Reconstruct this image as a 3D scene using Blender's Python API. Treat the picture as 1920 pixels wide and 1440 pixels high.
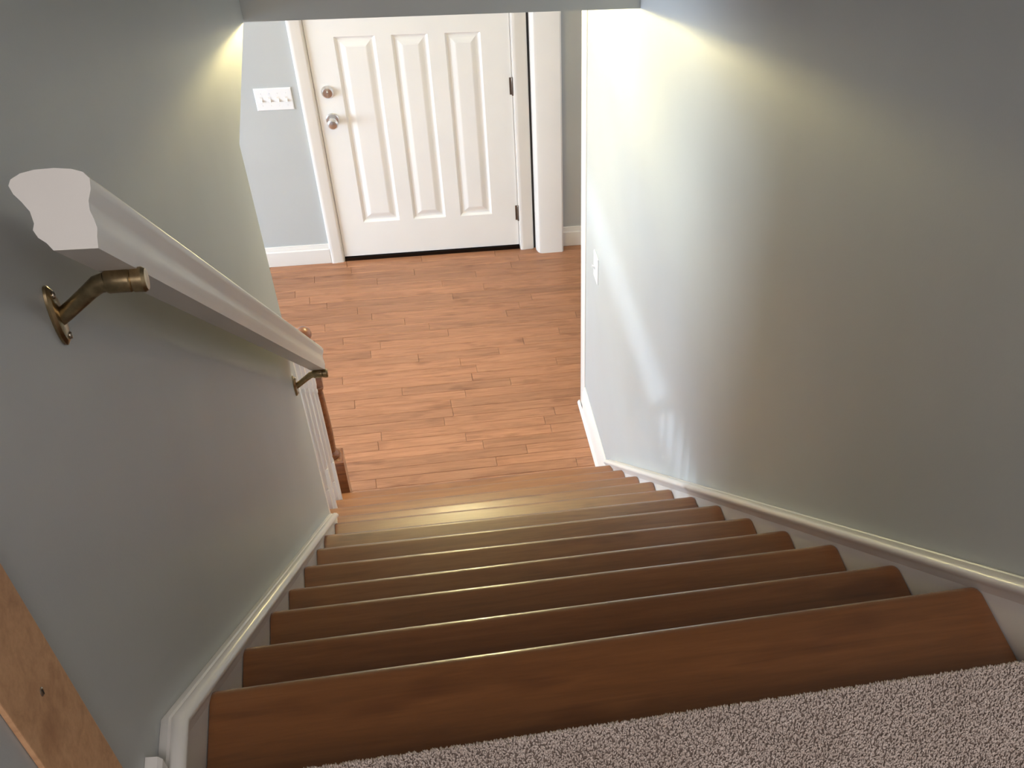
import bpy, bmesh, math, random
import numpy as np
from mathutils import Vector, Matrix
random.seed(7); rng = np.random.default_rng(7)
for o in list(bpy.data.objects): bpy.data.objects.remove(o, do_unlink=True)
SC = bpy.context.scene; COL = SC.collection

# ---------------------------------------------------------------- measurements (metres; z = 0 is the lower floor)
FZ = 2.577                       # height of the stair datum above the lower floor
W, WT, RB = 1.1281, 0.0209, -0.0083
XL = -0.0209                     # face of the left stair wall
YE, YH, D, YR = 2.0155, 2.722, 5.0676, 3.565
ZC = -0.3308 + FZ                # lower ceiling
LZ = -0.055 + FZ                 # top of the carpet on the landing
def xr(y): return W + WT + RB*y  # face of the right stair wall (runs slightly out of true)
TOP = 5.02                       # upstairs ceiling

# ---------------------------------------------------------------- camera
cam = bpy.data.cameras.new('camera'); co = bpy.data.objects.new('camera', cam); COL.objects.link(co)
yaw, pitch, roll = 0.2801, -0.8847, 0.0842
CAM = dict(px=0.3362, py=-0.7312, pz=1.0534, f=2066.03, cx=1224.79, cy=1178.06)
sy, cy_, sp, cp = math.sin(yaw), math.cos(yaw), math.sin(pitch), math.cos(pitch)
fwd = Vector((sy*cp, cy_*cp, sp)); rgt = Vector((cy_, -sy, 0)); up = rgt.cross(fwd)
cr, sr = math.cos(roll), math.sin(roll)
R_ = cr*rgt + sr*up; U_ = -sr*rgt + cr*up
m = Matrix((R_, U_, -fwd)).transposed().to_4x4(); m.translation = (CAM['px'], CAM['py'], CAM['pz']+FZ)
co.matrix_world = m
cam.sensor_width = 36; cam.sensor_fit = 'HORIZONTAL'; cam.lens = CAM['f']/1920*36
cam.shift_x = (960-CAM['cx'])/1920; cam.shift_y = (CAM['cy']-720)/1920
cam.clip_start = 0.02; cam.clip_end = 60
SC.camera = co

# ---------------------------------------------------------------- world, sun, lights, exposure
SC.view_settings.view_transform = 'Standard'; SC.view_settings.look = 'None'
SC.view_settings.gamma = 1; SC.view_settings.use_curve_mapping = False
SC.view_settings.exposure = 0.0
w = bpy.data.worlds.new('sky'); SC.world = w; w.use_nodes = True
w.node_tree.nodes['Background'].inputs[0].default_value = (0.62, 0.78, 1.0, 1)
w.node_tree.nodes['Background'].inputs[1].default_value = 1.0
def light(name, typ, loc, energy, col, rot=(0,0,0), **kw):
    l = bpy.data.lights.new(name, typ); l.energy = energy; l.color = col
    for k, v in kw.items(): setattr(l, k, v)
    o = bpy.data.objects.new(name, l); o.location = loc; o.rotation_euler = rot; COL.objects.link(o); return o
def aim(o, d): o.rotation_euler = Vector(d).to_track_quat('-Z', 'Y').to_euler()
LAMP = (0.44, 3.36, ZC-0.20)
s = light('sun', 'SUN', (-6, 4, 4), 2.3, (0.70, 0.83, 1.0), angle=math.radians(2.6)); aim(s, (1, -0.27, -0.11))
a = light('window_daylight', 'AREA', (-3.9, 3.0, 1.15), 245, (0.70, 0.84, 1.0), shape='RECTANGLE', size=2.6, size_y=1.3); aim(a, (1, 0, -0.05))
a = light('hall_area_light', 'AREA', (2.5, 4.3, 1.3), 5, (0.95, 0.95, 1.0), shape='RECTANGLE', size=1.0, size_y=1.2); aim(a, (-1, 0, 0))  # unseen weak area light before the windowless hall wall
a = light('upstairs_light', 'AREA', (0.24, -1.9, FZ+2.0), 33, (1.0, 0.92, 0.91), shape='RECTANGLE', size=0.8, size_y=0.8); aim(a, (.42, .62, -1))

# ---------------------------------------------------------------- materials
def lin(r, g, b):
    f = lambda c: (c/255/12.92) if c/255 <= .04045 else ((c/255+.055)/1.055)**2.4
    return (f(r), f(g), f(b), 1)
class NT:
    def __init__(s, name):
        s.m = bpy.data.materials.new(name); s.m.use_nodes = True; s.t = s.m.node_tree
        s.b = s.t.nodes['Principled BSDF']
    def n(s, typ, **kw):
        x = s.t.nodes.new(typ)
        for k, v in kw.items():
            if k.startswith('i_'):
                x.inputs[int(k[2:]) if k[2:].isdigit() else k[2:].replace('_', ' ')].default_value = v
            else: setattr(x, k, v)
        return x
    def l(s, a, b): s.t.links.new(a, b)
def ramp(nt, src, stops):
    r = nt.n('ShaderNodeValToRGB'); e = r.color_ramp.elements
    while len(e) < len(stops): e.new(0.5)
    for x, (p, c) in zip(e, stops): x.position = p; x.color = c
    nt.l(src, r.inputs[0]); return r
def noise(nt, vec, scale, detail=3, rough=.5):
    n = nt.n('ShaderNodeTexNoise'); n.inputs['Scale'].default_value = scale
    n.inputs['Detail'].default_value = detail; n.inputs['Roughness'].default_value = rough
    nt.l(vec, n.inputs['Vector']); return n
def bump(nt, src, strength, dist, chain=None):
    b = nt.n('ShaderNodeBump'); b.inputs['Strength'].default_value = strength; b.inputs['Distance'].default_value = dist
    nt.l(src, b.inputs['Height'])
    nt.l(b.outputs[0], nt.b.inputs['Normal']); return b

def paint(name, col, rough=.55, spec=.4, tex=.12, scale=260):
    nt = NT(name); g = nt.n('ShaderNodeNewGeometry')
    n = noise(nt, g.outputs['Position'], 2.2, 3)
    r = ramp(nt, n.outputs[0], [(.3, tuple(c*.97 for c in col[:3])+(1,)), (.7, tuple(min(1, c*1.03) for c in col[:3])+(1,))])
    nt.l(r.outputs[0], nt.b.inputs['Base Color'])
    nt.b.inputs['Roughness'].default_value = rough; nt.b.inputs['Specular IOR Level'].default_value = spec
    f = noise(nt, g.outputs['Position'], scale, 4, .6)
    bump(nt, f.outputs[0], tex, .002)
    return nt.m
WALL = paint('grey_wall_paint', lin(190, 194, 194), .45, .5, .10)
CEIL = paint('white_ceiling_paint', lin(238, 235, 228), .8, .2, .15, 120)
TRIM = paint('white_trim_paint', lin(236, 232, 226), .33, .5, .05, 60)
DOORP = paint('white_door_paint', lin(246, 244, 240), .38, .5, .05, 90)
PLATE = paint('white_plastic', lin(243, 243, 243), .3, .5, .0)

def wood(name, c0, c1, c2, rough, coat, vary=.35, gs=1.0, coatr=.2):
    nt = NT(name); tc = nt.n('ShaderNodeTexCoord'); oi = nt.n('ShaderNodeObjectInfo')
    off = nt.n('ShaderNodeVectorMath', operation='SCALE'); cmb = nt.n('ShaderNodeCombineXYZ')
    for i in range(3): nt.l(oi.outputs['Random'], cmb.inputs[i])
    nt.l(cmb.outputs[0], off.inputs[0]); off.inputs['Scale'].default_value = 57.0
    ad = nt.n('ShaderNodeVectorMath', operation='ADD'); nt.l(tc.outputs['Object'], ad.inputs[0]); nt.l(off.outputs[0], ad.inputs[1])
    mp = nt.n('ShaderNodeMapping'); mp.inputs['Scale'].default_value = (2.0*gs, 24*gs, 24*gs); nt.l(ad.outputs[0], mp.inputs[0])
    n1 = noise(nt, mp.outputs[0], 2.2, 6, .62)
    n1.inputs['Distortion'].default_value = .8
    mp2 = nt.n('ShaderNodeMapping'); mp2.inputs['Scale'].default_value = (9*gs, 120*gs, 120*gs); nt.l(ad.outputs[0], mp2.inputs[0])
    n2 = noise(nt, mp2.outputs[0], 2.0, 3, .6)
    r = ramp(nt, n1.outputs[0], [(.28, c0), (.5, c1), (.72, c2)])
    # knots: rare dark smudges
    mp3 = nt.n('ShaderNodeMapping'); mp3.inputs['Scale'].default_value = (3.2*gs, 9*gs, 9*gs); nt.l(ad.outputs[0], mp3.inputs[0])
    n3 = noise(nt, mp3.outputs[0], 1.6, 2, .5)
    rk = ramp(nt, n3.outputs[0], [(.60, (1, 1, 1, 1)), (.72, (.66, .58, .52, 1))])
    mx = nt.n('ShaderNodeMix', data_type='RGBA', blend_type='MULTIPLY'); mx.inputs[0].default_value = .8
    nt.l(r.outputs[0], mx.inputs[6]); nt.l(rk.outputs[0], mx.inputs[7])
    rg = ramp(nt, n2.outputs[0], [(.3, (.86, .84, .82, 1)), (.6, (1, 1, 1, 1))])
    mg = nt.n('ShaderNodeMix', data_type='RGBA', blend_type='MULTIPLY'); mg.inputs[0].default_value = .7
    nt.l(mx.outputs[2], mg.inputs[6]); nt.l(rg.outputs[0], mg.inputs[7])
    mr = nt.n('ShaderNodeMapRange'); mr.inputs['To Min'].default_value = 1-vary/2; mr.inputs['To Max'].default_value = 1+vary/2
    nt.l(oi.outputs['Random'], mr.inputs[0])
    hs = nt.n('ShaderNodeHueSaturation'); nt.l(mg.outputs[2], hs.inputs['Color']); nt.l(mr.outputs[0], hs.inputs['Value'])
    nt.l(hs.outputs[0], nt.b.inputs['Base Color'])
    nt.b.inputs['Roughness'].default_value = rough
    nt.b.inputs['Coat Weight'].default_value = coat; nt.b.inputs['Coat IOR'].default_value = 1.65 if coat > .7 else 1.5; nt.b.inputs['Coat Roughness'].default_value = coatr
    bump(nt, n2.outputs[0], .08, .001)
    return nt.m
TREAD = wood('stained_tread_wood', (.215, .076, .018, 1), (.265, .096, .024, 1), (.32, .121, .033, 1), .44, .75, .20, .8, .27)
PLANK = wood('laminate_plank', (.28, .118, .055, 1), (.41, .186, .094, 1), (.49, .236, .124, 1), .42, .25, .24, 1.0, .3)
NEWEL = wood('stained_newel_wood', (.12, .035, .012, 1), (.24, .085, .03, 1), (.32, .12, .045, 1), .28, .7, .1)
PINE = wood('raw_board_wood', (.54, .30, .155, 1), (.64, .36, .19, 1), (.70, .41, .22, 1), .7, 0, .05, .8)

def metal(name, col, rough, noise_amt=.1):
    nt = NT(name); g = nt.n('ShaderNodeNewGeometry'); n = noise(nt, g.outputs['Position'], 90, 3)
    r = ramp(nt, n.outputs[0], [(.35, tuple(c*(1-noise_amt) for c in col)+(1,)), (.65, col+(1,))])
    nt.l(r.outputs[0], nt.b.inputs['Base Color']); nt.b.inputs['Metallic'].default_value = 1; nt.b.inputs['Roughness'].default_value = rough
    return nt.m
BRONZE = metal('aged_bronze', (.46, .35, .20), .32, .40)
NICKEL = metal('satin_nickel', (.74, .73, .72), .3, .08)
HINGE = metal('dark_hinge_steel', (.22, .19, .165), .42)
DARK = metal('dark_threshold_metal', (.03, .022, .018), .5)
SCREW = metal('zinc_screw', (.45, .40, .33), .3)
nt = NT('black_gap'); nt.b.inputs['Base Color'].default_value = (.01, .01, .01, 1); BLACK = nt.m

nt = NT('carpet_pile'); at = nt.n('ShaderNodeAttribute'); at.attribute_name = 'tuft'
g = nt.n('ShaderNodeNewGeometry'); n = noise(nt, g.outputs['Position'], 9, 3)
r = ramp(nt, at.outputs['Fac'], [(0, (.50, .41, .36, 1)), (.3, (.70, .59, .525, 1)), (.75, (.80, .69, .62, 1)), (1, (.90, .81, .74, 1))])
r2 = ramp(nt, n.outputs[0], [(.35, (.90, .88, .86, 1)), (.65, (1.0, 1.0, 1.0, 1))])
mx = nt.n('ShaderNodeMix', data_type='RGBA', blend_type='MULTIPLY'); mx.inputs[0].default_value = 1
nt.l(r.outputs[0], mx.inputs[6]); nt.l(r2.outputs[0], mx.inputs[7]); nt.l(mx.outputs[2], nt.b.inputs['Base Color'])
nt.b.inputs['Roughness'].default_value = .95; nt.b.inputs['Specular IOR Level'].default_value = .1
nt.b.inputs['Sheen Weight'].default_value = .15; CARPET = nt.m
nt = NT('carpet_backing'); nt.b.inputs['Base Color'].default_value = (.24, .19, .16, 1); nt.b.inputs['Roughness'].default_value = 1; BACKING = nt.m
nt = NT('subfloor'); nt.b.inputs['Base Color'].default_value = (.05, .025, .012, 1); nt.b.inputs['Roughness'].default_value = .9; SUB = nt.m
nt = NT('lamp_glass'); nt.b.inputs['Base Color'].default_value = (1, .95, .85, 1)
nt.b.inputs['Emission Color'].default_value = (1.0, .90, .50, 1); nt.b.inputs['Emission Strength'].default_value = 80; LGLASS = nt.m
nt = NT('bulb_glass'); nt.b.inputs['Emission Color'].default_value = (1.0, .84, .36, 1); nt.b.inputs['Emission Strength'].default_value = 2500; BULB = nt.m
nt = NT('window_glass'); nt.b.inputs['Base Color'].default_value = (1, 1, 1, 1); nt.b.inputs['Roughness'].default_value = 0
nt.b.inputs['Transmission Weight'].default_value = 1; nt.b.inputs['IOR'].default_value = 1.05; WGLASS = nt.m

# ---------------------------------------------------------------- builders
def wloc(o):
    v = Vector(o.location)
    while o.parent: o = o.parent; v += Vector(o.location)
    return v
def mesh(name, verts, faces, mat, parent=None, smooth=False, base=False, bevel=0, kind=None, label=None, cat=None, group=None):
    v = np.array([tuple(p) for p in verts], float); lo, hi = v.min(0), v.max(0)
    c = (lo+hi)/2
    if parent is None or base: c[2] = lo[2]
    me = bpy.data.meshes.new(name); me.from_pydata((v-c).tolist(), [], faces); me.materials.append(mat)
    bm = bmesh.new(); bm.from_mesh(me); bmesh.ops.recalc_face_normals(bm, faces=bm.faces)
    if bevel:
        es = [e for e in bm.edges if len(e.link_faces) == 2 and e.calc_face_angle(0) > .6]
        bmesh.ops.bevel(bm, geom=es, offset=bevel, segments=2, affect='EDGES', profile=.6, clamp_overlap=True)
    bm.to_mesh(me); bm.free()
    if smooth:
        for p in me.polygons: p.use_smooth = True
    o = bpy.data.objects.new(name, me); COL.objects.link(o)
    if parent is not None:
        o.parent = parent; o.location = Vector(c)-wloc(parent)
    else: o.location = Vector(c)
    return tag(o, label, cat, group, kind)
def tag(o, label=None, cat=None, group=None, kind=None):
    if label: o['label'] = label
    if cat: o['category'] = cat
    if group: o['group'] = group
    if kind: o['kind'] = kind
    return o
def empty(name, loc, label, cat, group=None):
    o = bpy.data.objects.new(name, None); o.empty_display_size = .1; o.location = loc; COL.objects.link(o)
    return tag(o, label, cat, group)
def smooth_by_angle(o, ang=.6):
    me = o.data
    for p in me.polygons: p.use_smooth = True
    bm = bmesh.new(); bm.from_mesh(me)
    for e in bm.edges: e.smooth = not (len(e.link_faces) == 2 and e.calc_face_angle(0) > ang)
    bm.to_mesh(me); bm.free(); return o
def boxvf(x0, x1, y0, y1, z0, z1):
    v = [(x, y, z) for x in (x0, x1) for y in (y0, y1) for z in (z0, z1)]
    f = [(0, 1, 3, 2), (4, 6, 7, 5), (0, 4, 5, 1), (2, 3, 7, 6), (0, 2, 6, 4), (1, 5, 7, 3)]
    return v, f
def box(name, x0, x1, y0, y1, z0, z1, mat, parent=None, **k):
    v, f = boxvf(x0, x1, y0, y1, z0, z1); return mesh(name, v, f, mat, parent, **k)
def merge(parts):
    V, F = [], []
    for v, f in parts:
        n = len(V); V += list(v); F += [tuple(i+n for i in q) for q in f]
    return V, F
def loft(sections, closed_ends=True):
    """sections: lists of points, same count, each a closed loop"""
    n = len(sections[0]); V = [p for s_ in sections for p in s_]; F = []
    for i in range(len(sections)-1):
        for j in range(n):
            k = (j+1) % n; F.append((i*n+j, i*n+k, (i+1)*n+k, (i+1)*n+j))
    if closed_ends: F.append(tuple(range(n))); F.append(tuple((len(sections)-1)*n+j for j in range(n)))
    return V, F
def extr(poly, axis, a, b):
    """extrude a 2-D polygon along axis; poly in the other two axes in order"""
    def mk(p, t):
        return {'x': (t, p[0], p[1]), 'y': (p[0], t, p[1]), 'z': (p[0], p[1], t)}[axis]
    return loft([[mk(p, a) for p in poly], [mk(p, b) for p in poly]])
def lathe(profile, c, axis='z', n=20):
    """profile: list of (r, t) along axis from point c"""
    S = []
    for r, t in profile:
        ring = []
        for i in range(n):
            a = 2*math.pi*i/n; p, q = r*math.cos(a), r*math.sin(a)
            ring.append({'z': (c[0]+p, c[1]+q, c[2]+t), 'y': (c[0]+p, c[1]+t, c[2]+q), 'x': (c[0]+t, c[1]+p, c[2]+q)}[axis])
        S.append(ring)
    return loft(S)
def tube(pts, rad, n=12, flat=1.0):
    S = []
    for i, p in enumerate(pts):
        p = Vector(p); a = Vector(pts[max(0, i-1)]); b = Vector(pts[min(len(pts)-1, i+1)])
        d = (b-a).normalized(); sd = Vector((0, 1, 0)); u = d.cross(sd).normalized(); sd = u.cross(d).normalized()
        r = rad[i] if isinstance(rad, (list, tuple)) else rad
        S.append([tuple(p+sd*math.cos(2*math.pi*k/n)*r*flat+u*math.sin(2*math.pi*k/n)*r) for k in range(n)])
    return loft(S)

# ---------------------------------------------------------------- the room shell
T = .12
v, f = extr([(-3, 0), (YE, 0), (YE, ZC), (YH, ZC), (YH, TOP), (-3, TOP)], 'x', XL-T, XL)
mesh('wall_left', v, f, WALL, kind='structure')
v, f = loft([[(xr(y), y, z), (xr(y)+T, y, z), (xr(y)+T, y, z2), (xr(y), y, z2)] for y, z, z2 in ((-3, 0, TOP), (YH, 0, TOP), (YH, 0, ZC), (YR, 0, ZC))])
v, f = merge([loft([[(xr(y), y, 0), (xr(y)+T, y, 0), (xr(y)+T, y, zt), (xr(y), y, zt)] for y in (ya, yb)]) for ya, yb, zt in ((-3, YH, TOP), (YH, YR, ZC))])
mesh('wall_right', v, f, WALL, kind='structure')
box('wall_header', XL, xr(YH), YH, YH+.09, ZC, TOP, WALL, kind='structure')
box('wall_back', XL, xr(-3), -3.12, -3, LZ-.01, TOP, WALL, kind='structure')
box('wall_understair', XL, xr(-.5), -.52, -.4, 0, LZ-.3, WALL, kind='structure')
box('ceiling_upstairs', XL-T, xr(-3)+T, -3.12, YH+T, TOP, TOP+.1, CEIL, kind='structure')
v, f = merge([boxvf(-4.12, XL-T, -1, D, ZC, ZC+.27), boxvf(XL-T, 2.72, YH+.0905, D, ZC, ZC+.27), boxvf(XL-T, XL, YH, YH+.09, ZC, ZC+.27), boxvf(xr(YH)+T, 2.72, YH, YH+.09, ZC, ZC+.27)])
mesh('ceiling', v, f, CEIL, kind='structure')
# soffit strip under the header wall
box('trim_header', XL, xr(YH), YH, YH+.09, ZC-.006, ZC, WALL, kind='structure')
# door wall with its door opening
DX0, DX1 = 0.001, 0.999; DZ1 = 2.06
v, f = merge([boxvf(-4.12, DX0-.02, D, D+T, 0, ZC+.27), boxvf(DX1+.02, 2.72, D, D+T, 0, ZC+.27), boxvf(DX0-.02, DX1+.02, D, D+T, DZ1+.02, ZC+.27)])
mesh('wall_entry', v, f, WALL, kind='structure')
# left room walls with a window and an added slit for the sun stripe
WY0, WY1, WZ0, WZ1 = 1.6, 4.3, .60, 1.60; SY0, SY1, SZ0, SZ1 = 2.2, 5.0, 1.68, 1.81
v, f = merge([boxvf(-4.12, -4, -1, D, 0, WZ0), boxvf(-4.12, -4, -1, WY0, WZ0, SZ0), boxvf(-4.12, -4, WY1, D, WZ0, SZ0),
              boxvf(-4.12, -4, WY0, WY1, WZ1, SZ0), boxvf(-4.12, -4, -1, SY0, SZ0, SZ1), boxvf(-4.12, -4, SY1, D, SZ0, SZ1), boxvf(-4.12, -4, -1, D, SZ1, ZC)])
mesh('wall_window', v, f, WALL, kind='structure')
box('wall_living_back', -4.12, XL-T, -1.12, -1, 0, ZC+.27, WALL, kind='structure')
box('wall_hall_back', xr(YR)+T, 2.72, YR-T, YR, 0, ZC, WALL, kind='structure')
box('wall_hall_side', 2.6, 2.72, YR, D, 0, ZC, WALL, kind='structure')
wf = mesh('window_1', *merge([boxvf(-4.06, -4.0, WY0, WY1, WZ0, WZ0+.05), boxvf(-4.06, -4.0, WY0, WY1, WZ1-.05, WZ1), boxvf(-4.06, -4.0, WY0, WY0+.05, WZ0+.05, WZ1-.05),
     boxvf(-4.06, -4.0, WY1-.05, WY1, WZ0+.05, WZ1-.05), boxvf(-4.06, -4.0, 2.93, 2.97, WZ0+.05, WZ1-.05)]), TRIM, kind='structure')
for a_, b_ in ((WY0+.05, 2.93), (2.97, WY1-.05)): box('pane', -4.04, -4.03, a_, b_, WZ0+.05, WZ1-.05, WGLASS, wf)
wf = mesh('added_sun_slit', *merge([boxvf(-4.1, -4.02, SY0, SY1, SZ0-.001, SZ0+.006), boxvf(-4.1, -4.02, SY0, SY1, SZ1-.006, SZ1+.001)]), TRIM, kind='structure')  # edges of the unseen slit, added to cut the sun into a stripe

# lower floor: sub-floor slab and laminate strips
fl = box('floor', -4.12, 2.72, -1.12, D+T, -.12, -.0115, SUB, kind='structure')
PW = .0655; meshes = {}
def plank_mesh(L):
    if L not in meshes:
        c = .0016; h = .0115; x, y = L/2-.0004, PW/2-.0006
        V = [(-x, -y, -h), (x, -y, -h), (x, y, -h), (-x, y, -h), (-x, -y, -c), (x, -y, -c), (x, y, -c), (-x, y, -c), (-x+c, -y+c, 0), (x-c, -y+c, 0), (x-c, y-c, 0), (-x+c, y-c, 0)]
        F = [(0, 1, 5, 4), (1, 2, 6, 5), (2, 3, 7, 6), (3, 0, 4, 7), (4, 5, 9, 8), (5, 6, 10, 9), (6, 7, 11, 10), (7, 4, 8, 11), (8, 9, 10, 11), (3, 2, 1, 0)]
        me = bpy.data.meshes.new('plank'); me.from_pydata(V, [], F); me.materials.append(PLANK); meshes[L] = me
    return meshes[L]
rows = int(math.ceil((D-2.90)/PW)); cnt = 0; X0, X1 = -1.6, 1.9; rest = []
for i in range(rows):
    y = D+.0-PW*(i+.5)
    x = X0-random.random()*.5
    while x < X1:
        L = random.choice([.42, .55, .68, .80, .95])
        if x+L > -.62 and x < 1.42:
            o = bpy.data.objects.new('plank', plank_mesh(L)); COL.objects.link(o); o.parent = fl
            o.location = Vector((x+L/2, y, random.uniform(-.0005, .0003)))-wloc(fl); cnt += 1
            if abs(o.location.z) > 9: pass
        else: rest.append((x, L, y))
        x += L
# planks the photograph shows nothing of, joined
V, F = [], []
for x, L, y in rest:
    v, f = boxvf(x+.0005, x+L-.0005, y-PW/2+.0005, y+PW/2-.0005, -.0115, 0); n = len(V); V += v; F += [tuple(q+n for q in k) for k in f]
for k in range(2):
    pass
for x0_, x1_, y0_, y1_ in ((-4.0, X0-.5, -1.0, D), (X0-.5, -.15, -1.0, D-rows*PW)):
    yy = y0_
    while yy < y1_-.01:
        v, f = boxvf(x0_, x1_, yy+.0005, min(yy+PW, y1_)-.0005, -.0115, 0); n = len(V); V += v; F += [tuple(q+n for q in k) for k in f]; yy += PW
mesh('floor_strips', V, F, PLANK, fl, kind='stuff')

# ---------------------------------------------------------------- staircase
NR = [(.246, -.184), (.473, -.379), (.709, -.571), (.943, -.767), (1.172, -.952), (1.411, -1.138), (1.646, -1.329), (1.897, -1.534), (2.132, -1.717), (2.361, -1.900), (2.607, -2.091), (2.826, -2.262)]
NL = [(.245, -.186), (.465, -.366), (.713, -.567), (.935, -.753), (1.183, -.949), (1.433, -1.149), (1.623, -1.291), (1.920, -1.539), (2.137, -1.722), (2.372, -1.906), (2.618, -2.097), (2.848, -2.278)]
st = empty('staircase', (.55, 1.45, 0), 'straight flight of dark stained wooden steps between white skirt boards, leading down to the entry', 'staircase')
yb = .0
NOSE = [(0, 0), (-.0005, -.003), (-.003, -.0075), (-.0075, -.0105), (-.012, -.012)]
def tread_sections(i):
    (yR_, zR), (yL, zL) = NR[i], NL[i]; zR += FZ; zL += FZ
    # steps keep a small natural error in level, a few millimetres
    def at(x):
        t = x/W; return yL+(yR_-yL)*t, zL+(zR-zL)*t
    pyb = (.0 if i == 0 else None)
    def back(x):
        if i == 0: return .0005
        a_, b_ = NL[i-1], NR[i-1]; return a_[0]+(b_[0]-a_[0])*x/W-.028
    def prof(x, ybk, ret=0):
        y, z = at(x); r = .012; th = .030; y -= ret
        P_ = [(x, ybk, z-th), (x, y-r, z-th)]
        for k in range(0, 5): a_ = math.radians(-90+k*22.5); P_.append((x, y-r+r*math.cos(a_), z-th+r+r*math.sin(a_)))
        for k in range(0, 7): a_ = math.radians(k*15); P_.append((x, y-.018+.018*math.cos(a_), z-r+r*math.sin(a_)))
        P_.append((x, ybk, z)); return P_
    x1 = W+RB*NR[i][0]-.0015
    S = []
    if i < 8:
        S += [prof(.0012, back(0), .004), prof(.004, back(0), .001), prof(.010, back(0), 0)]
    elif i == 8:
        S += [prof(-.125, YE+.004), prof(-.0012, YE+.004), prof(.0005, YE+.004), prof(.0006, back(0))]
    else:
        S += [prof(-.125, back(0))]
    S += [prof(W*.5, back(W*.5))]
    for k, rt in ((.012, 0), (.007, .0006), (.0035, .002), (.0012, .005), (0, .009)):
        S.append(prof(x1-k, back(x1), rt))
    return S
for i in range(12):
    v, f = loft(tread_sections(i)); o = mesh('tread', v, f, TREAD, st); smooth_by_angle(o, .7)
for i in range(13):
    y = (NL[i][0] if i < 12 else 0); zt = (LZ-.043 if i == 0 else NL[i-1][1]+FZ-.030)
    zb = (NL[i][1]+FZ if i < 12 else 0)
    y = -.0002 if i == 0 else NL[i-1][0]-.030
    xl_ = .001 if i < 9 else -.118
    box('riser', xl_, W+RB*y-.002, y-(.0112 if i == 0 else .016), y, zb-.03 if i < 12 else 0, zt, TREAD, st)
# skirt boards
def skirt(pts_top, zbot_fn, x_in, x_out, side):
    pass
def strip(points, prof):
    """sweep a profile [(dx, dz)] along a path of (x, y, z)"""
    return loft([[(p[0]+a_, p[1], p[2]+b_) for a_, b_ in prof] for p in points])
# left: board polygon in y-z
zl = lambda y: -.062-.8035*(y-.109)+FZ
poly = [(.0, FZ-.063), (.109, FZ-.063), (1.992, zl(1.992)), (1.992, zl(1.992)-.30), (.0, FZ-.36)]
v, f = extr(poly, 'x', XL+.0003, 0); sk = mesh('skirt_board', v, f, TRIM, st)
pr_ = [(0, -.036), (0, .0), (.010, .0035), (.0125, .001), (.0165, .0045), (.0250, .003), (.0300, -.004), (.0300, -.011), (.0245, -.018), (.0235, -.024), (.0215, -.036)]
v, f = strip([(XL+.0003, .0145, FZ-.062), (XL+.0003, .109, FZ-.062), (XL+.0003, 1.992, zl(1.992)+.001)], pr_)
smooth_by_angle(mesh('skirt_cap', v, f, TRIM, sk), .9)
# right
zr_ = lambda y: -.104-.812*(y-.182)+FZ
poly = [(.0, zr_(0)-.004), (2.925, zr_(2.925)-.004), (2.925, 0.0), (2.6, 0.0), (.0, FZ-.36)]
v, f = loft([[(xr(y)-.0003, y, z) for y, z in poly], [(xr(y)-.021, y, z) for y, z in poly]]); sk2 = mesh('skirt_board', v, f, TRIM, st)
pr_ = [(0, -.042), (0, .001), (-.010, .0045), (-.0135, .001), (-.018, .005), (-.030, .002), (-.0350, -.005), (-.0350, -.013), (-.029, -.021), (-.0260, -.028), (-.021, -.042)]
v, f = loft([[(xr(y)+a_-.0003, y, zr_(y)+b_) for a_, b_ in pr_] for y in (-.05, 2.925)])
smooth_by_angle(mesh('skirt_cap', v, f, TRIM, sk2), .9)
# outer string of the open side
poly = [(YE+.004, NL[8][1]+FZ-.031)]
for i in range(8, 12):
    y, z = NL[i]; poly.append((y-.032, z+FZ-.031))
    poly.append((y-.032, (NL[i+1][1]+FZ-.031) if i < 11 else 0))
poly.append((YE+.004, 0))
v, f = extr(poly, 'x', -.118, -.100); mesh('outer_string', v, f, TRIM, st)

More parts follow.
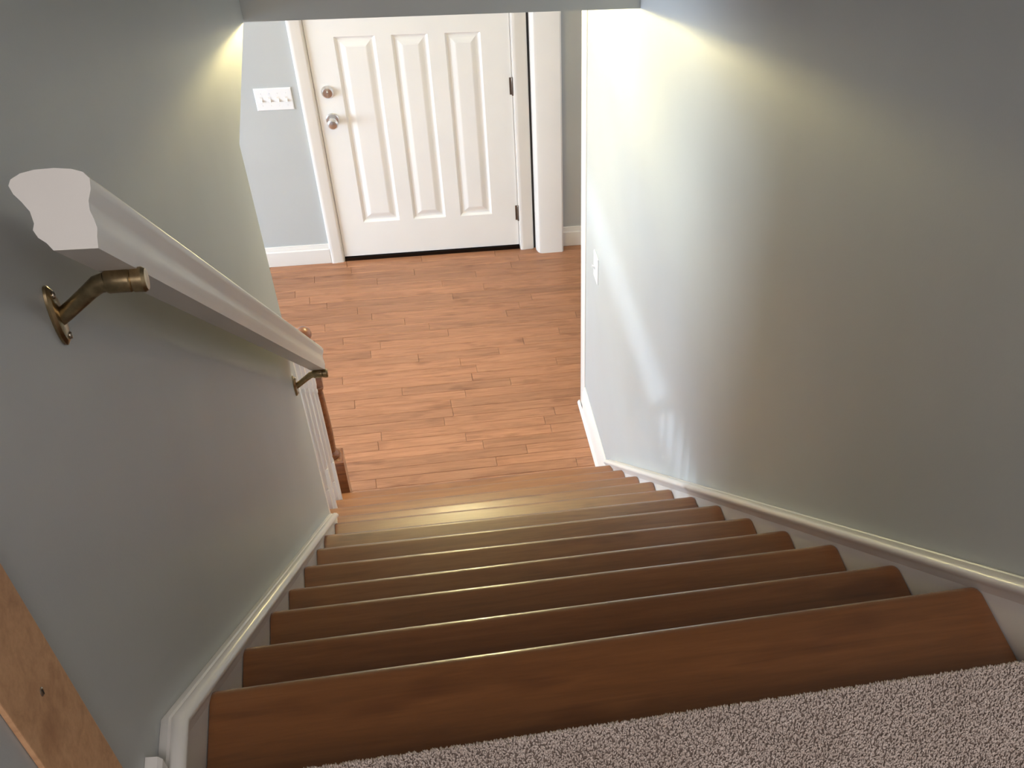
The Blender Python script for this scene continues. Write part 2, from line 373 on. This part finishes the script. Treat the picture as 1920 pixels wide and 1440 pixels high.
# ---------------------------------------------------------------- landing
lf = box('floor_landing', XL+.0005, xr(-.02)-.001, -3, -.012, FZ-.35, LZ-.011, SUB, kind='structure')
NY = .012   # front edge of the landing pile
cb = mesh('carpet', *loft([[(x, -3, LZ-.0108), (x, NY-.010, LZ-.0108), (x, NY-.010, LZ-.042), (x, NY-.006, LZ-.042), (x, NY-.005, LZ-.016), (x, NY-.010, LZ-.007), (x, NY-.016, LZ-.006), (x, -3, LZ-.006)] for x in (.002, xr(0)-.022)]), BACKING,
          label='beige cut pile carpet on the top landing, edge rolled over the first step', cat='carpet')
def tufts():
    s_ = .0024; xs = np.arange(.0085, xr(0)-.0285, s_); ys = np.arange(-.42, NY-.012, s_)
    X, Y = np.meshgrid(xs, ys); n = X.size
    x = X.ravel()+rng.normal(0, s_*.3, n); y = Y.ravel()+rng.normal(0, s_*.3, n); z = np.full(n, LZ-.0075)
    d = np.stack([rng.normal(0, .45, n), rng.normal(.05, .45, n), np.ones(n)], 1)
    # front roll
    ts = np.arange(0, 1, .055); X2, T2 = np.meshgrid(xs, ts); n2 = X2.size; t = T2.ravel()+rng.normal(0, .03, n2)
    x2 = X2.ravel()+rng.normal(0, s_*.3, n2); a = np.clip(t*2.6, 0, 1)*math.pi/2
    y2 = NY-.012+.006*np.sin(a); z2 = LZ-.0135+.006*np.cos(a)-np.clip(t-.38, 0, 1)*.032
    d2 = np.stack([rng.normal(0, .4, n2), np.sin(a)+rng.normal(0, .35, n2), np.cos(a)+rng.normal(0, .35, n2)], 1)
    x = np.r_[x, x2]; y = np.r_[y, y2]; z = np.r_[z, z2]; d = np.r_[d, d2]; n = len(x)
    d /= np.linalg.norm(d, axis=1)[:, None]
    # clumping: neighbours lean together
    cl = np.sin(x*410+3*np.sin(y*230))*np.cos(y*370+2*np.sin(x*190)); d[:, 0] += .30*cl; d[:, 1] += .25*np.sin(y*300+x*260); d /= np.linalg.norm(d, axis=1)[:, None]
    h = rng.uniform(.0058, .0090, n); r = rng.uniform(.0010, .0016, n)
    ref = np.where(np.abs(d[:, :1]) > .8, np.array([[0, 1., 0]]), np.array([[1., 0, 0]]))
    u = np.cross(d, ref); u /= np.linalg.norm(u, axis=1)[:, None]; w_ = np.cross(d, u); p = np.stack([x, y, z], 1)
    V = np.zeros((n, 7, 3)); tw = rng.uniform(0, 6.28, n)
    for k in range(3):
        a1 = tw+k*2.094; c1 = (np.cos(a1)*r)[:, None]*u+(np.sin(a1)*r)[:, None]*w_
        V[:, k] = p+c1*.7; a2 = a1+.7; c2 = (np.cos(a2)*r)[:, None]*u+(np.sin(a2)*r)[:, None]*w_
        V[:, 3+k] = p+d*(h*.72)[:, None]+c2*1.15
    V[:, 6] = p+d*h[:, None]
    base = np.arange(n)[:, None, None]*7
    Ft = np.array([[0, 1, 4], [0, 4, 3], [1, 2, 5], [1, 5, 4], [2, 0, 3], [2, 3, 5], [3, 4, 6], [4, 5, 6], [5, 3, 6]])[None]+base
    Ft = Ft.reshape(-1, 3); V = V.reshape(-1, 3)
    me = bpy.data.meshes.new('carpet_pile'); me.vertices.add(len(V)); c0 = np.array(cb.location)
    me.vertices.foreach_set('co', (V-c0).ravel()); me.loops.add(Ft.size); me.loops.foreach_set('vertex_index', Ft.ravel().astype(np.int32))
    me.polygons.add(len(Ft)); me.polygons.foreach_set('loop_start', (np.arange(len(Ft))*3).astype(np.int32))
    me.polygons.foreach_set('use_smooth', np.ones(len(Ft), bool)); me.update(); me.validate()
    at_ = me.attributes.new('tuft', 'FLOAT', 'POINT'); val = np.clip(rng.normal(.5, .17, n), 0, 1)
    vv = np.repeat(val[:, None], 7, 1); vv[:, :3] *= .6; vv[:, 6] += .05  # roots darker, tips lighter: shade inside the pile put into the colour
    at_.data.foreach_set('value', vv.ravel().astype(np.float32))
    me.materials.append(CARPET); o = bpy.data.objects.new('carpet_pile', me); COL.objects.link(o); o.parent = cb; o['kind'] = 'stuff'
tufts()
# landing baseboards
for nm, xa, xb in (('baseboard_left', XL+.0003, -.003), ('baseboard_right', xr(0)-.018, xr(0)+.022)):
    if nm == 'baseboard_right':
        v, f = merge([loft([[(xr(y)-.0003, y, LZ-.005), (xr(y)-.016, y, LZ-.005), (xr(y)-.016, y, LZ+.05), (xr(y)-.008, y, LZ+.06), (xr(y)-.0003, y, LZ+.06)] for y in (-3, -.052)])])
    else:
        v, f = loft([[(XL+.0003, y, LZ-.005), (-.004, y, LZ-.005), (-.004, y, LZ+.028), (-.008, y, LZ+.034), (XL+.0003, y, LZ+.036)] for y in (-3, .028)])
    mesh(nm, v, f, TRIM, kind='structure')

# ---------------------------------------------------------------- entry door
RC = .018  # leaf sits a little behind the casing face
def door_leaf():
    y0, y1 = D+.004, D+.048
    cols = [(.136, .334), (.412, .590), (.673, .850)]
    z0, z1 = -2.352+FZ, -1.365+FZ; z2, z3 = -1.23+FZ, DZ1-.14
    xs = sorted([DX0+.003, DX1-.003]+[a for c in cols for a in c]); zs = [.024, z0, z1, z2, z3, DZ1-.003]
    bm = bmesh.new(); gv = {}
    def vert(x, z, y=y0):
        k = (round(x, 5), round(y, 5), round(z, 5))
        if k not in gv: gv[k] = bm.verts.new((x, y, z))
        return gv[k]
    for i in range(len(xs)-1):
        for j in range(len(zs)-1):
            a, b, c, d = xs[i], xs[i+1], zs[j], zs[j+1]
            if any(abs(a-q[0]) < 1e-6 for q in cols) and j in (1, 3):
                rings = [(0, 0), (.004, .004), (.010, .0100), (.017, .0115), (.026, .0100), (.046, .0028), (.052, .0016)]
                for (o1, d1), (o2, d2) in zip(rings[:-1], rings[1:]):
                    R1 = [vert(a+o1, c+o1, y0+d1), vert(b-o1, c+o1, y0+d1), vert(b-o1, d-o1, y0+d1), vert(a+o1, d-o1, y0+d1)]
                    R2 = [vert(a+o2, c+o2, y0+d2), vert(b-o2, c+o2, y0+d2), vert(b-o2, d-o2, y0+d2), vert(a+o2, d-o2, y0+d2)]
                    for k in range(4): bm.faces.new((R1[k], R1[(k+1) % 4], R2[(k+1) % 4], R2[k]))
                bm.faces.new(R2)
            else: bm.faces.new((vert(a, c), vert(b, c), vert(b, d), vert(a, d)))
    V = [tuple(v.co) for v in bm.verts]; bm.verts.index_update(); F = [tuple(v.index for v in q.verts) for q in bm.faces]; bm.free()
    bv, bf = boxvf(xs[0], xs[-1], y0+.0001, y1, zs[0], zs[-1]); bf = [q for q in bf if q != (0, 4, 5, 1)]
    return merge([(V, F), (bv, bf)])
dr = mesh('door_1', *door_leaf(), DOORP, kind='structure')
dr['label'] = 'white front entry door with three tall raised panels side by side'
fr = mesh('door_frame', *merge([boxvf(DX0-.019, DX0+.001, D+.001, D+T, .0, DZ1+.02), boxvf(DX1-.001, DX1+.019, D+.001, D+T, .0, DZ1+.02), boxvf(DX0+.001, DX1-.001, D+.001, D+T, DZ1, DZ1+.02),
      boxvf(DX0+.001, DX0+.012, D+.05, D+.07, 0, DZ1), boxvf(DX1-.012, DX1-.001, D+.05, D+.07, 0, DZ1)]), TRIM, dr)
for xa, xb, fl_ in ((-.073, DX0-.003, 1), (DX1+.003, 1.080, 1)):
    v, f = extr([(xa, D-.0005), (xa, D-.014), (xa+.006, D-.019), (xa+.02, D-.019), ((xa+xb)/2, D-.016), (xb-.012, D-.015), (xb-.003, D-.012), (xb, D-.006), (xb, D-.0005)], 'z', 0, DZ1+.07)
    smooth_by_angle(mesh('door_casing', v, f, TRIM, dr), .8)
box('door_casing', -.073, 1.080, D-.016, D-.0005, DZ1+.0705, DZ1+.145, TRIM, dr)
th = box('threshold', DX0+.001, DX1-.001, D-.006, D+T, .0005, .020, DARK, dr); th['label'] = 'dark metal threshold strip'
# knob and deadbolt
def rosette(name, x, z, prof, lbl):
    v, f = lathe(prof, (x, D+.0035, z), 'y', 28); o = mesh(name, v, f, NICKEL, dr, smooth=True); o['label'] = lbl; smooth_by_angle(o, .5); return o
db = rosette('deadbolt', .064, -1.627+FZ, [(.001, 0), (.031, 0), (.0315, -.004), (.028, -.012), (.0235, -.017), (.001, -.0175)], 'round satin nickel deadbolt')
v, f = boxvf(.064-.004, .064+.004, D-.034, D-.0145, -1.627+FZ-.013, -1.627+FZ+.013); mesh('thumb_turn', v, f, NICKEL, db, bevel=.002)
kb = rosette('knob', .066, -1.768+FZ, [(.001, 0), (.033, 0), (.0335, -.004), (.029, -.009), (.012, -.012), (.0105, -.026), (.016, -.033), (.025, -.038), (.0275, -.046), (.0265, -.055), (.020, -.062), (.009, -.065), (.001, -.0655)], 'round satin nickel door knob')
for zc_ in (-1.640+FZ, -2.353+FZ, DZ1-.2):
    v, f = merge([lathe([(.001, -.048), (.0035, -.047), (.0055, -.044), (.0055, -.0155), (.0050, -.015), (.0055, -.0145), (.0055, .0145), (.0050, .015), (.0055, .0155), (.0055, .044), (.0035, .047), (.001, .048)], (DX1-.001, D-.002, zc_), 'z', 12),
                  boxvf(DX1-.016, DX1-.0035, D+.0022, D+.0038, zc_-.044, zc_+.044)])
    h_ = mesh('hinge', v, f, HINGE, dr); h_['label'] = 'dark bronze butt hinge'; smooth_by_angle(h_, .6)
# white boxed post right of the door
pz = ZC-.0005
v, f = extr([(1.092, D-.0005), (1.092, D-.030), (1.098, D-.052), (1.108, D-.066), (1.120, D-.071), (1.238, D-.071), (1.246, D-.064), (1.2485, D-.05), (1.2485, D-.0005)], 'z', .0005, pz)
smooth_by_angle(mesh('trim_1', v, f, TRIM, kind='structure'), .45)
bs = box('gap_shade', 1.0805, 1.0915, D-.004, D-.0005, .0005, DZ1+.07, BLACK, kind='structure')  # flat black strip stands in for the shade between casing and post
# baseboards on the door wall
BP = [(0, 0), (0, .001), (-.014, .001), (-.016, .01), (-.016, .088), (-.011, .094), (-.011, .099), (-.007, .107), (-.006, .116), (0, .118)]
def base_y(name, x0, x1, y, hgt=1.0):
    v, f = loft([[(x, y-.0005+a_, .0002+b_*hgt) for a_, b_ in BP[1:]] for x in (x0, x1)]); return smooth_by_angle(mesh(name, v, f, TRIM, kind='structure'), .6)
base_y('baseboard_entry', -3.99, -.0735, D, .98)
base_y('baseboard_hall', 1.249, 2.595, D, 1.0)

# right wall: end casing, baseboard and shoe
v, f = merge([boxvf(xr(YR)-.012, xr(YR)+T+.012, YR+.0005, YR+.018, 0, ZC-.001)])
v, f = extr([(xr(3.5)-.0003, YR-.0005), (xr(3.5)-.0045, YR-.0005), (xr(3.5)-.010, YR+.02), (xr(3.5)-.0125, YR+.062), (xr(3.5)-.010, YR+.068), (xr(3.5)+T, YR+.068), (xr(3.5)+T, YR+.0005)], 'z', .0003, ZC-.001)
smooth_by_angle(mesh('trim_3', v, f, TRIM, kind='structure'), .5)
v, f = loft([[(xr(y)-.0003, y, .0003), (xr(y)-.014, y, .0003), (xr(y)-.014, y, .125), (xr(y)-.010, y, .132), (xr(y)-.009, y, .142), (xr(y)-.004, y, .153), (xr(y)-.0003, y, .154)] for y in (2.93, YR-.001)])
bb = smooth_by_angle(mesh('baseboard_right_wall', v, f, TRIM, kind='structure'), .6)
v, f = loft([[(xr(y)-.0143, y, .0003), (xr(y)-.026, y, .0003), (xr(y)-.0255, y, .008), (xr(y)-.021, y, .016), (xr(y)-.0143, y, .019)] for y in (2.93, YR+.072)])
smooth_by_angle(mesh('shoe_moulding', v, f, TRIM, bb), .6)

# ---------------------------------------------------------------- wall handrail
sl = -.842; dn = Vector((0, 1, sl)).normalized(); un = Vector((0, -sl, 1)).normalized()
p0 = Vector((0, .2259, .4841+FZ))      # line of the rail's underside
prof = [(.0350, .0005), (.0305, .0070), (.0245, .0120), (.0215, .0185), (.0235, .0240), (.0220, .0340), (.0170, .0420), (.0115, .0490), (.0090, .0560), (.0115, .0610), (.0200, .0655), (.0320, .0680), (.0480, .0685), (.0620, .0670), (.0710, .0640), (.0755, .0585), (.0750, .0500), (.0712, .0400), (.0708, .0320), (.0730, .0240), (.0742, .0170), (.0728, .0100), (.0720, .0)]
Lr = (1.937-.2259)/dn.y
hr = empty('wall_handrail', (XL, 1.05, p0.z+sl*(1.05-.2259)), 'white painted moulded handrail on two bronze brackets along the left stair wall', 'handrail')
v, f = loft([[tuple(p0+dn*t+un*q+Vector((x, 0, 0))) for x, q in prof] for t in (0, Lr)])
smooth_by_angle(mesh('rail', v, f, TRIM, hr), .75)
def bracket(y):
    zb = p0.z+sl*(y-p0.y); xe = .079
    # arm rises from the wall and turns level below the rail
    v, f = tube([(XL+.004, y, zb-.050), (XL+.010, y, zb-.046), (XL+.026, y, zb-.034), (.020, y, zb-.0225), (.031, y, zb-.0145), (.040, y, zb-.0125)], [.0080, .0080, .0080, .0082, .0092, .0098], 14)
    br = smooth_by_angle(mesh('bracket', v, f, BRONZE, hr), .8)
    v, f = lathe([(.001, 0), (.0105, 0), (.0115, .002), (.0115, .023), (.0105, .0245), (.0120, .026), (.0125, .036), (.0105, .0395), (.001, .040)], (xe-.040, y, zb-.0125), 'x', 20)
    smooth_by_angle(mesh('saddle', v, f, BRONZE, br), .5)
    pl = []
    for k in range(24):
        a = 2*math.pi*k/24; pl.append((y+.0155*math.cos(a), zb-.047+.034*math.sin(a)))
    S = [[(XL+t, y+(a-y)*s_, zb-.047+(b-zb+.047)*s_) for a, b in pl] for t, s_ in ((.0003, 1), (.003, 1), (.006, .86), (.0075, .6))]
    smooth_by_angle(mesh('wall_plate', *loft(S), BRONZE, br), .5)
    for dz in (-.024, .024):
        v, f = lathe([(.001, 0), (.0042, 0), (.0035, .0022), (.001, .003)], (XL+.0065, y, zb-.047+dz), 'x', 10); mesh('screw', v, f, SCREW, br, smooth=True)
bracket(.327); bracket(1.925)

# ---------------------------------------------------------------- balustrade of the open side
bl = empty('balustrade', (-.07, 2.5, 0), 'white turned balusters with brown stained newel post on the open left side', 'balustrade')
NYc = 2.935
hz = lambda y: FZ-1.66+.803*(NYc-y)   # underside of stained handrail
def ring(x, y, z, r, sq=False):
    if sq: return [(x+r*a, y+r*b, z) for a, b in ((1, 0), (1, .55), (1, 1), (.55, 1), (0, 1), (-.55, 1), (-1, 1), (-1, .55), (-1, 0), (-1, -.55), (-1, -1), (-.55, -1), (0, -1), (.55, -1), (1, -1), (1, -.55))]
    return [(x+r*math.cos(2*math.pi*k/16), y+r*math.sin(2*math.pi*k/16), z) for k in range(16)]
def baluster(y, z0):
    x = -.0665; z1 = hz(y)-.002; h = .0126; S = []
    zb = z0+.245; zt = z1-.13
    S += [ring(x, y, z0, h, True), ring(x, y, zb-.004, h, True), ring(x, y, zb, h*.93, True)]
    for r, t in ((.0150, .001), (.0160, .008), (.0155, .014), (.0130, .020), (.0150, .030), (.0155, .055), (.0155, .085), (.0150, .16), (.0145, .30)): S.append(ring(x, y, zb+t, r*.82))
    for r, t in ((.0135, -.06), (.0132, -.030), (.0160, -.022), (.0160, -.014), (.0130, -.008), (.0145, -.002)): S.append(ring(x, y, zt+t, r*.82))
    S += [ring(x, y, zt, h*.93, True), ring(x, y, zt+.004, h, True)]
    S += [[(a, b, hz(b)-.0005) for a, b, c in ring(x, y, z1, h, True)]]
    smooth_by_angle(mesh('baluster', *loft(S), TRIM, bl), .7)
for i, ys in ((8, (2.085,)), (9, (2.175, 2.29)), (10, (2.415, 2.53)), (11, (2.655, 2.77))):
    for y in ys: baluster(y, NL[i][1]+FZ+.0005)
pf = [(-.028, 0), (.028, 0), (.029, .012), (.022, .020), (.030, .034), (.028, .046), (.014, .054), (-.014, .054), (-.028, .046), (-.030, .034), (-.022, .020), (-.029, .012)]
v, f = loft([[(-.070+a, y, hz(y)+b) for a, b in pf] for y in (YE+.001, NYc-.022)])
smooth_by_angle(mesh('stained_handrail', v, f, NEWEL, bl), .9)
x, y = -.076, NYc; S = [ring(x, y, .0005, .047, True), ring(x, y, .425, .047, True), ring(x, y, .432, .040, True)]
for r, t in ((.034, .433), (.037, .443), (.033, .452), (.024, .462), (.0245, .49), (.0265, .53), (.027, .56), (.026, .64), (.024, .74), (.023, .78), (.029, .785), (.030, .797), (.025, .803)): S.append(ring(x, y, t, r))
S += [ring(x, y, .806, .027, True), ring(x, y, .812, .031, True), ring(x, y, .985, .031, True), ring(x, y, .990, .027, True)]
nw = smooth_by_angle(mesh('newel_post', *loft(S), NEWEL, bl), .7)
v, f = lathe([(.001, 0), (.027, 0), (.031, .005), (.027, .011), (.016, .016), (.015, .022), (.022, .030), (.0275, .042), (.029, .052), (.026, .064), (.018, .073), (.008, .0775), (.001, .078)], (x, y, .9905), 'z', 24)
smooth_by_angle(mesh('newel_cap', v, f, NEWEL, nw), .6)

# ---------------------------------------------------------------- small things on the walls
# four-gang plate by the door
sp_ = empty('light_switch_plate', (-.20, D, -1.70+FZ), 'white four-gang light switch plate left of the front door', 'light switch')
x0, x1, z0, z1 = -.290, -.110, -1.703+FZ, -1.592+FZ
v, f = loft([[(x0+o_, D-.0005-t, z0+o_), (x1-o_, D-.0005-t, z0+o_), (x1-o_, D-.0005-t, z1-o_), (x0+o_, D-.0005-t, z1-o_)] for o_, t in ((0, 0), (0, .003), (.003, .006), (.006, .0065))])
pl = mesh('cover_plate', v, f, PLATE, sp_)
for k in range(4):
    xc = (x0+x1)/2+(k-1.5)*.0405; zc_ = (z0+z1)/2
    box('toggle_slot', xc-.006, xc+.006, D-.0082, D-.0071, zc_-.013, zc_+.013, TRIM, pl)
    v, f = merge([([(xc-.0045, D-.0082, zc_-.009), (xc+.0045, D-.0082, zc_-.009), (xc+.0045, D-.0082, zc_+.004), (xc-.0045, D-.0082, zc_+.004),
          (xc-.0038, D-.019, zc_-.013), (xc+.0038, D-.019, zc_-.013), (xc+.0038, D-.0185, zc_-.007), (xc-.0038, D-.0185, zc_-.007)],
         [(0, 1, 2, 3), (4, 5, 6, 7), (0, 1, 5, 4), (1, 2, 6, 5), (2, 3, 7, 6), (3, 0, 4, 7)])])
    mesh('toggle', v, f, PLATE, sp_, bevel=.0008)
    for dz in (-.030, .030):
        v, f = lathe([(.0005, 0), (.003, 0), (.002, -.001), (.0005, -.0012)], (xc, D-.0071, zc_+dz), 'y', 8); mesh('screw', v, f, PLATE, pl)
# single plate on the right stair wall
yc, zc_ = 3.325, -1.602+FZ; X_ = lambda y, t: xr(y)-.0004-t
ss = empty('light_switch', (xr(yc), yc, zc_-.06), 'white single toggle light switch on the right stair wall near its end', 'light switch')
v, f = loft([[(X_(yc+a, t), yc+a, zc_+b) for a, b in ((-.041+o_, -.060+o_), (.041-o_, -.060+o_), (.041-o_, .060-o_), (-.041+o_, .060-o_))] for o_, t in ((0, 0), (0, .003), (.003, .006), (.006, .0065))])
pl = mesh('cover_plate', v, f, PLATE, ss)
v, f = ([(X_(yc, .0068), yc-.005, zc_-.010), (X_(yc, .0068), yc+.005, zc_-.010), (X_(yc, .0068), yc+.005, zc_+.006), (X_(yc, .0068), yc-.005, zc_+.006),
         (X_(yc, .020), yc-.004, zc_+.004), (X_(yc, .020), yc+.004, zc_+.004), (X_(yc, .019), yc+.004, zc_+.012), (X_(yc, .019), yc-.004, zc_+.012)],
        [(0, 1, 2, 3), (4, 5, 6, 7), (0, 1, 5, 4), (1, 2, 6, 5), (2, 3, 7, 6), (3, 0, 4, 7)])
mesh('toggle', v, f, PLATE, ss, bevel=.0008)
for dz in (-.030, .030):
    v, f = lathe([(.0005, 0), (.003, 0), (.002, -.001), (.0005, -.0012)], (X_(yc, .0066), yc, zc_+dz), 'x', 8); mesh('screw', v, f, PLATE, pl)
# raw board screwed to the left wall at the head of the stairs
gb = box('mounting_board', XL+.0004, XL+.0055, -.149, -.036, LZ+.040, LZ+1.12, PINE, bevel=.0015,
         label='unpainted wooden board screwed upright to the left wall beside the landing', cat='board')
for zz in (.264,):
    for k, (yy, z_) in enumerate(((-.089, zz), (-.089, zz+.45))):
        v, f = lathe([(.0005, .0), (.0042, .0), (.0042, .0004), (.0030, .0009), (.0005, .0010)], (XL+.0056, yy, z_+FZ), 'x', 12)
        s1 = mesh('screw', v, f, SCREW, gb); s1['label'] = 'small sunken screw head'
        box('screw_slot', XL+.0065, XL+.0069, yy-.0006, yy+.0006, z_+FZ-.003, z_+FZ+.003, BLACK, s1)

# ---------------------------------------------------------------- ceiling light beyond the header (out of frame, lights the stairwell)
cl = empty('ceiling_light', (LAMP[0], LAMP[1], ZC-.001), 'semi-flush glass ceiling light of the entry, hidden behind the header', 'ceiling light')
v, f = lathe([(.001, 0), (.075, 0), (.073, -.016), (.02, -.024), (.001, -.024)], (LAMP[0], LAMP[1], ZC-.001), 'z', 28)
smooth_by_angle(mesh('canopy', v, f, NICKEL, cl), .6)
v, f = lathe([(.090, -.150), (.094, -.150), (.091, -.155), (.075, -.162), (.055, -.166), (.03, -.169), (.001, -.170), (.001, -.167), (.03, -.166), (.053, -.163), (.073, -.159), (.087, -.154)], (LAMP[0], LAMP[1], ZC-.061), 'z', 32)
g_ = smooth_by_angle(mesh('glass_bowl', v, f, LGLASS, cl), 1.2)
v, f = lathe([(.001, -.110), (.012, -.112), (.020, -.118), (.025, -.127), (.025, -.138), (.020, -.148), (.012, -.154), (.001, -.156)], (LAMP[0], LAMP[1], ZC-.061), 'z', 20)
smooth_by_angle(mesh('bulb', v, f, BULB, cl), 1.2)
v, f = merge([lathe([(.001, -.024), (.013, -.024), (.013, -.1705), (.001, -.1705)], (LAMP[0], LAMP[1], ZC-.001), 'z', 14)]+[boxvf(LAMP[0]-.130, LAMP[0]+.130, LAMP[1]-.002, LAMP[1]+.002, ZC-.1125, ZC-.1095)][:0])
mesh('socket', v, f, NICKEL, cl)
for k in range(3):
    a_ = k*2.094+.3; c_, s_ = math.cos(a_), math.sin(a_)
    v, f = loft([[(LAMP[0]+c_*r+dx, LAMP[1]+s_*r+dy, ZC+zz) for dx, dy in ((-.0015, -.0015), (.0015, -.0015), (.0015, .0015), (-.0015, .0015))] for r, zz in ((.06, -.018), (.091, -.211))])
    mesh('stem', v, f, NICKEL, cl)
bpy.context.view_layer.update()
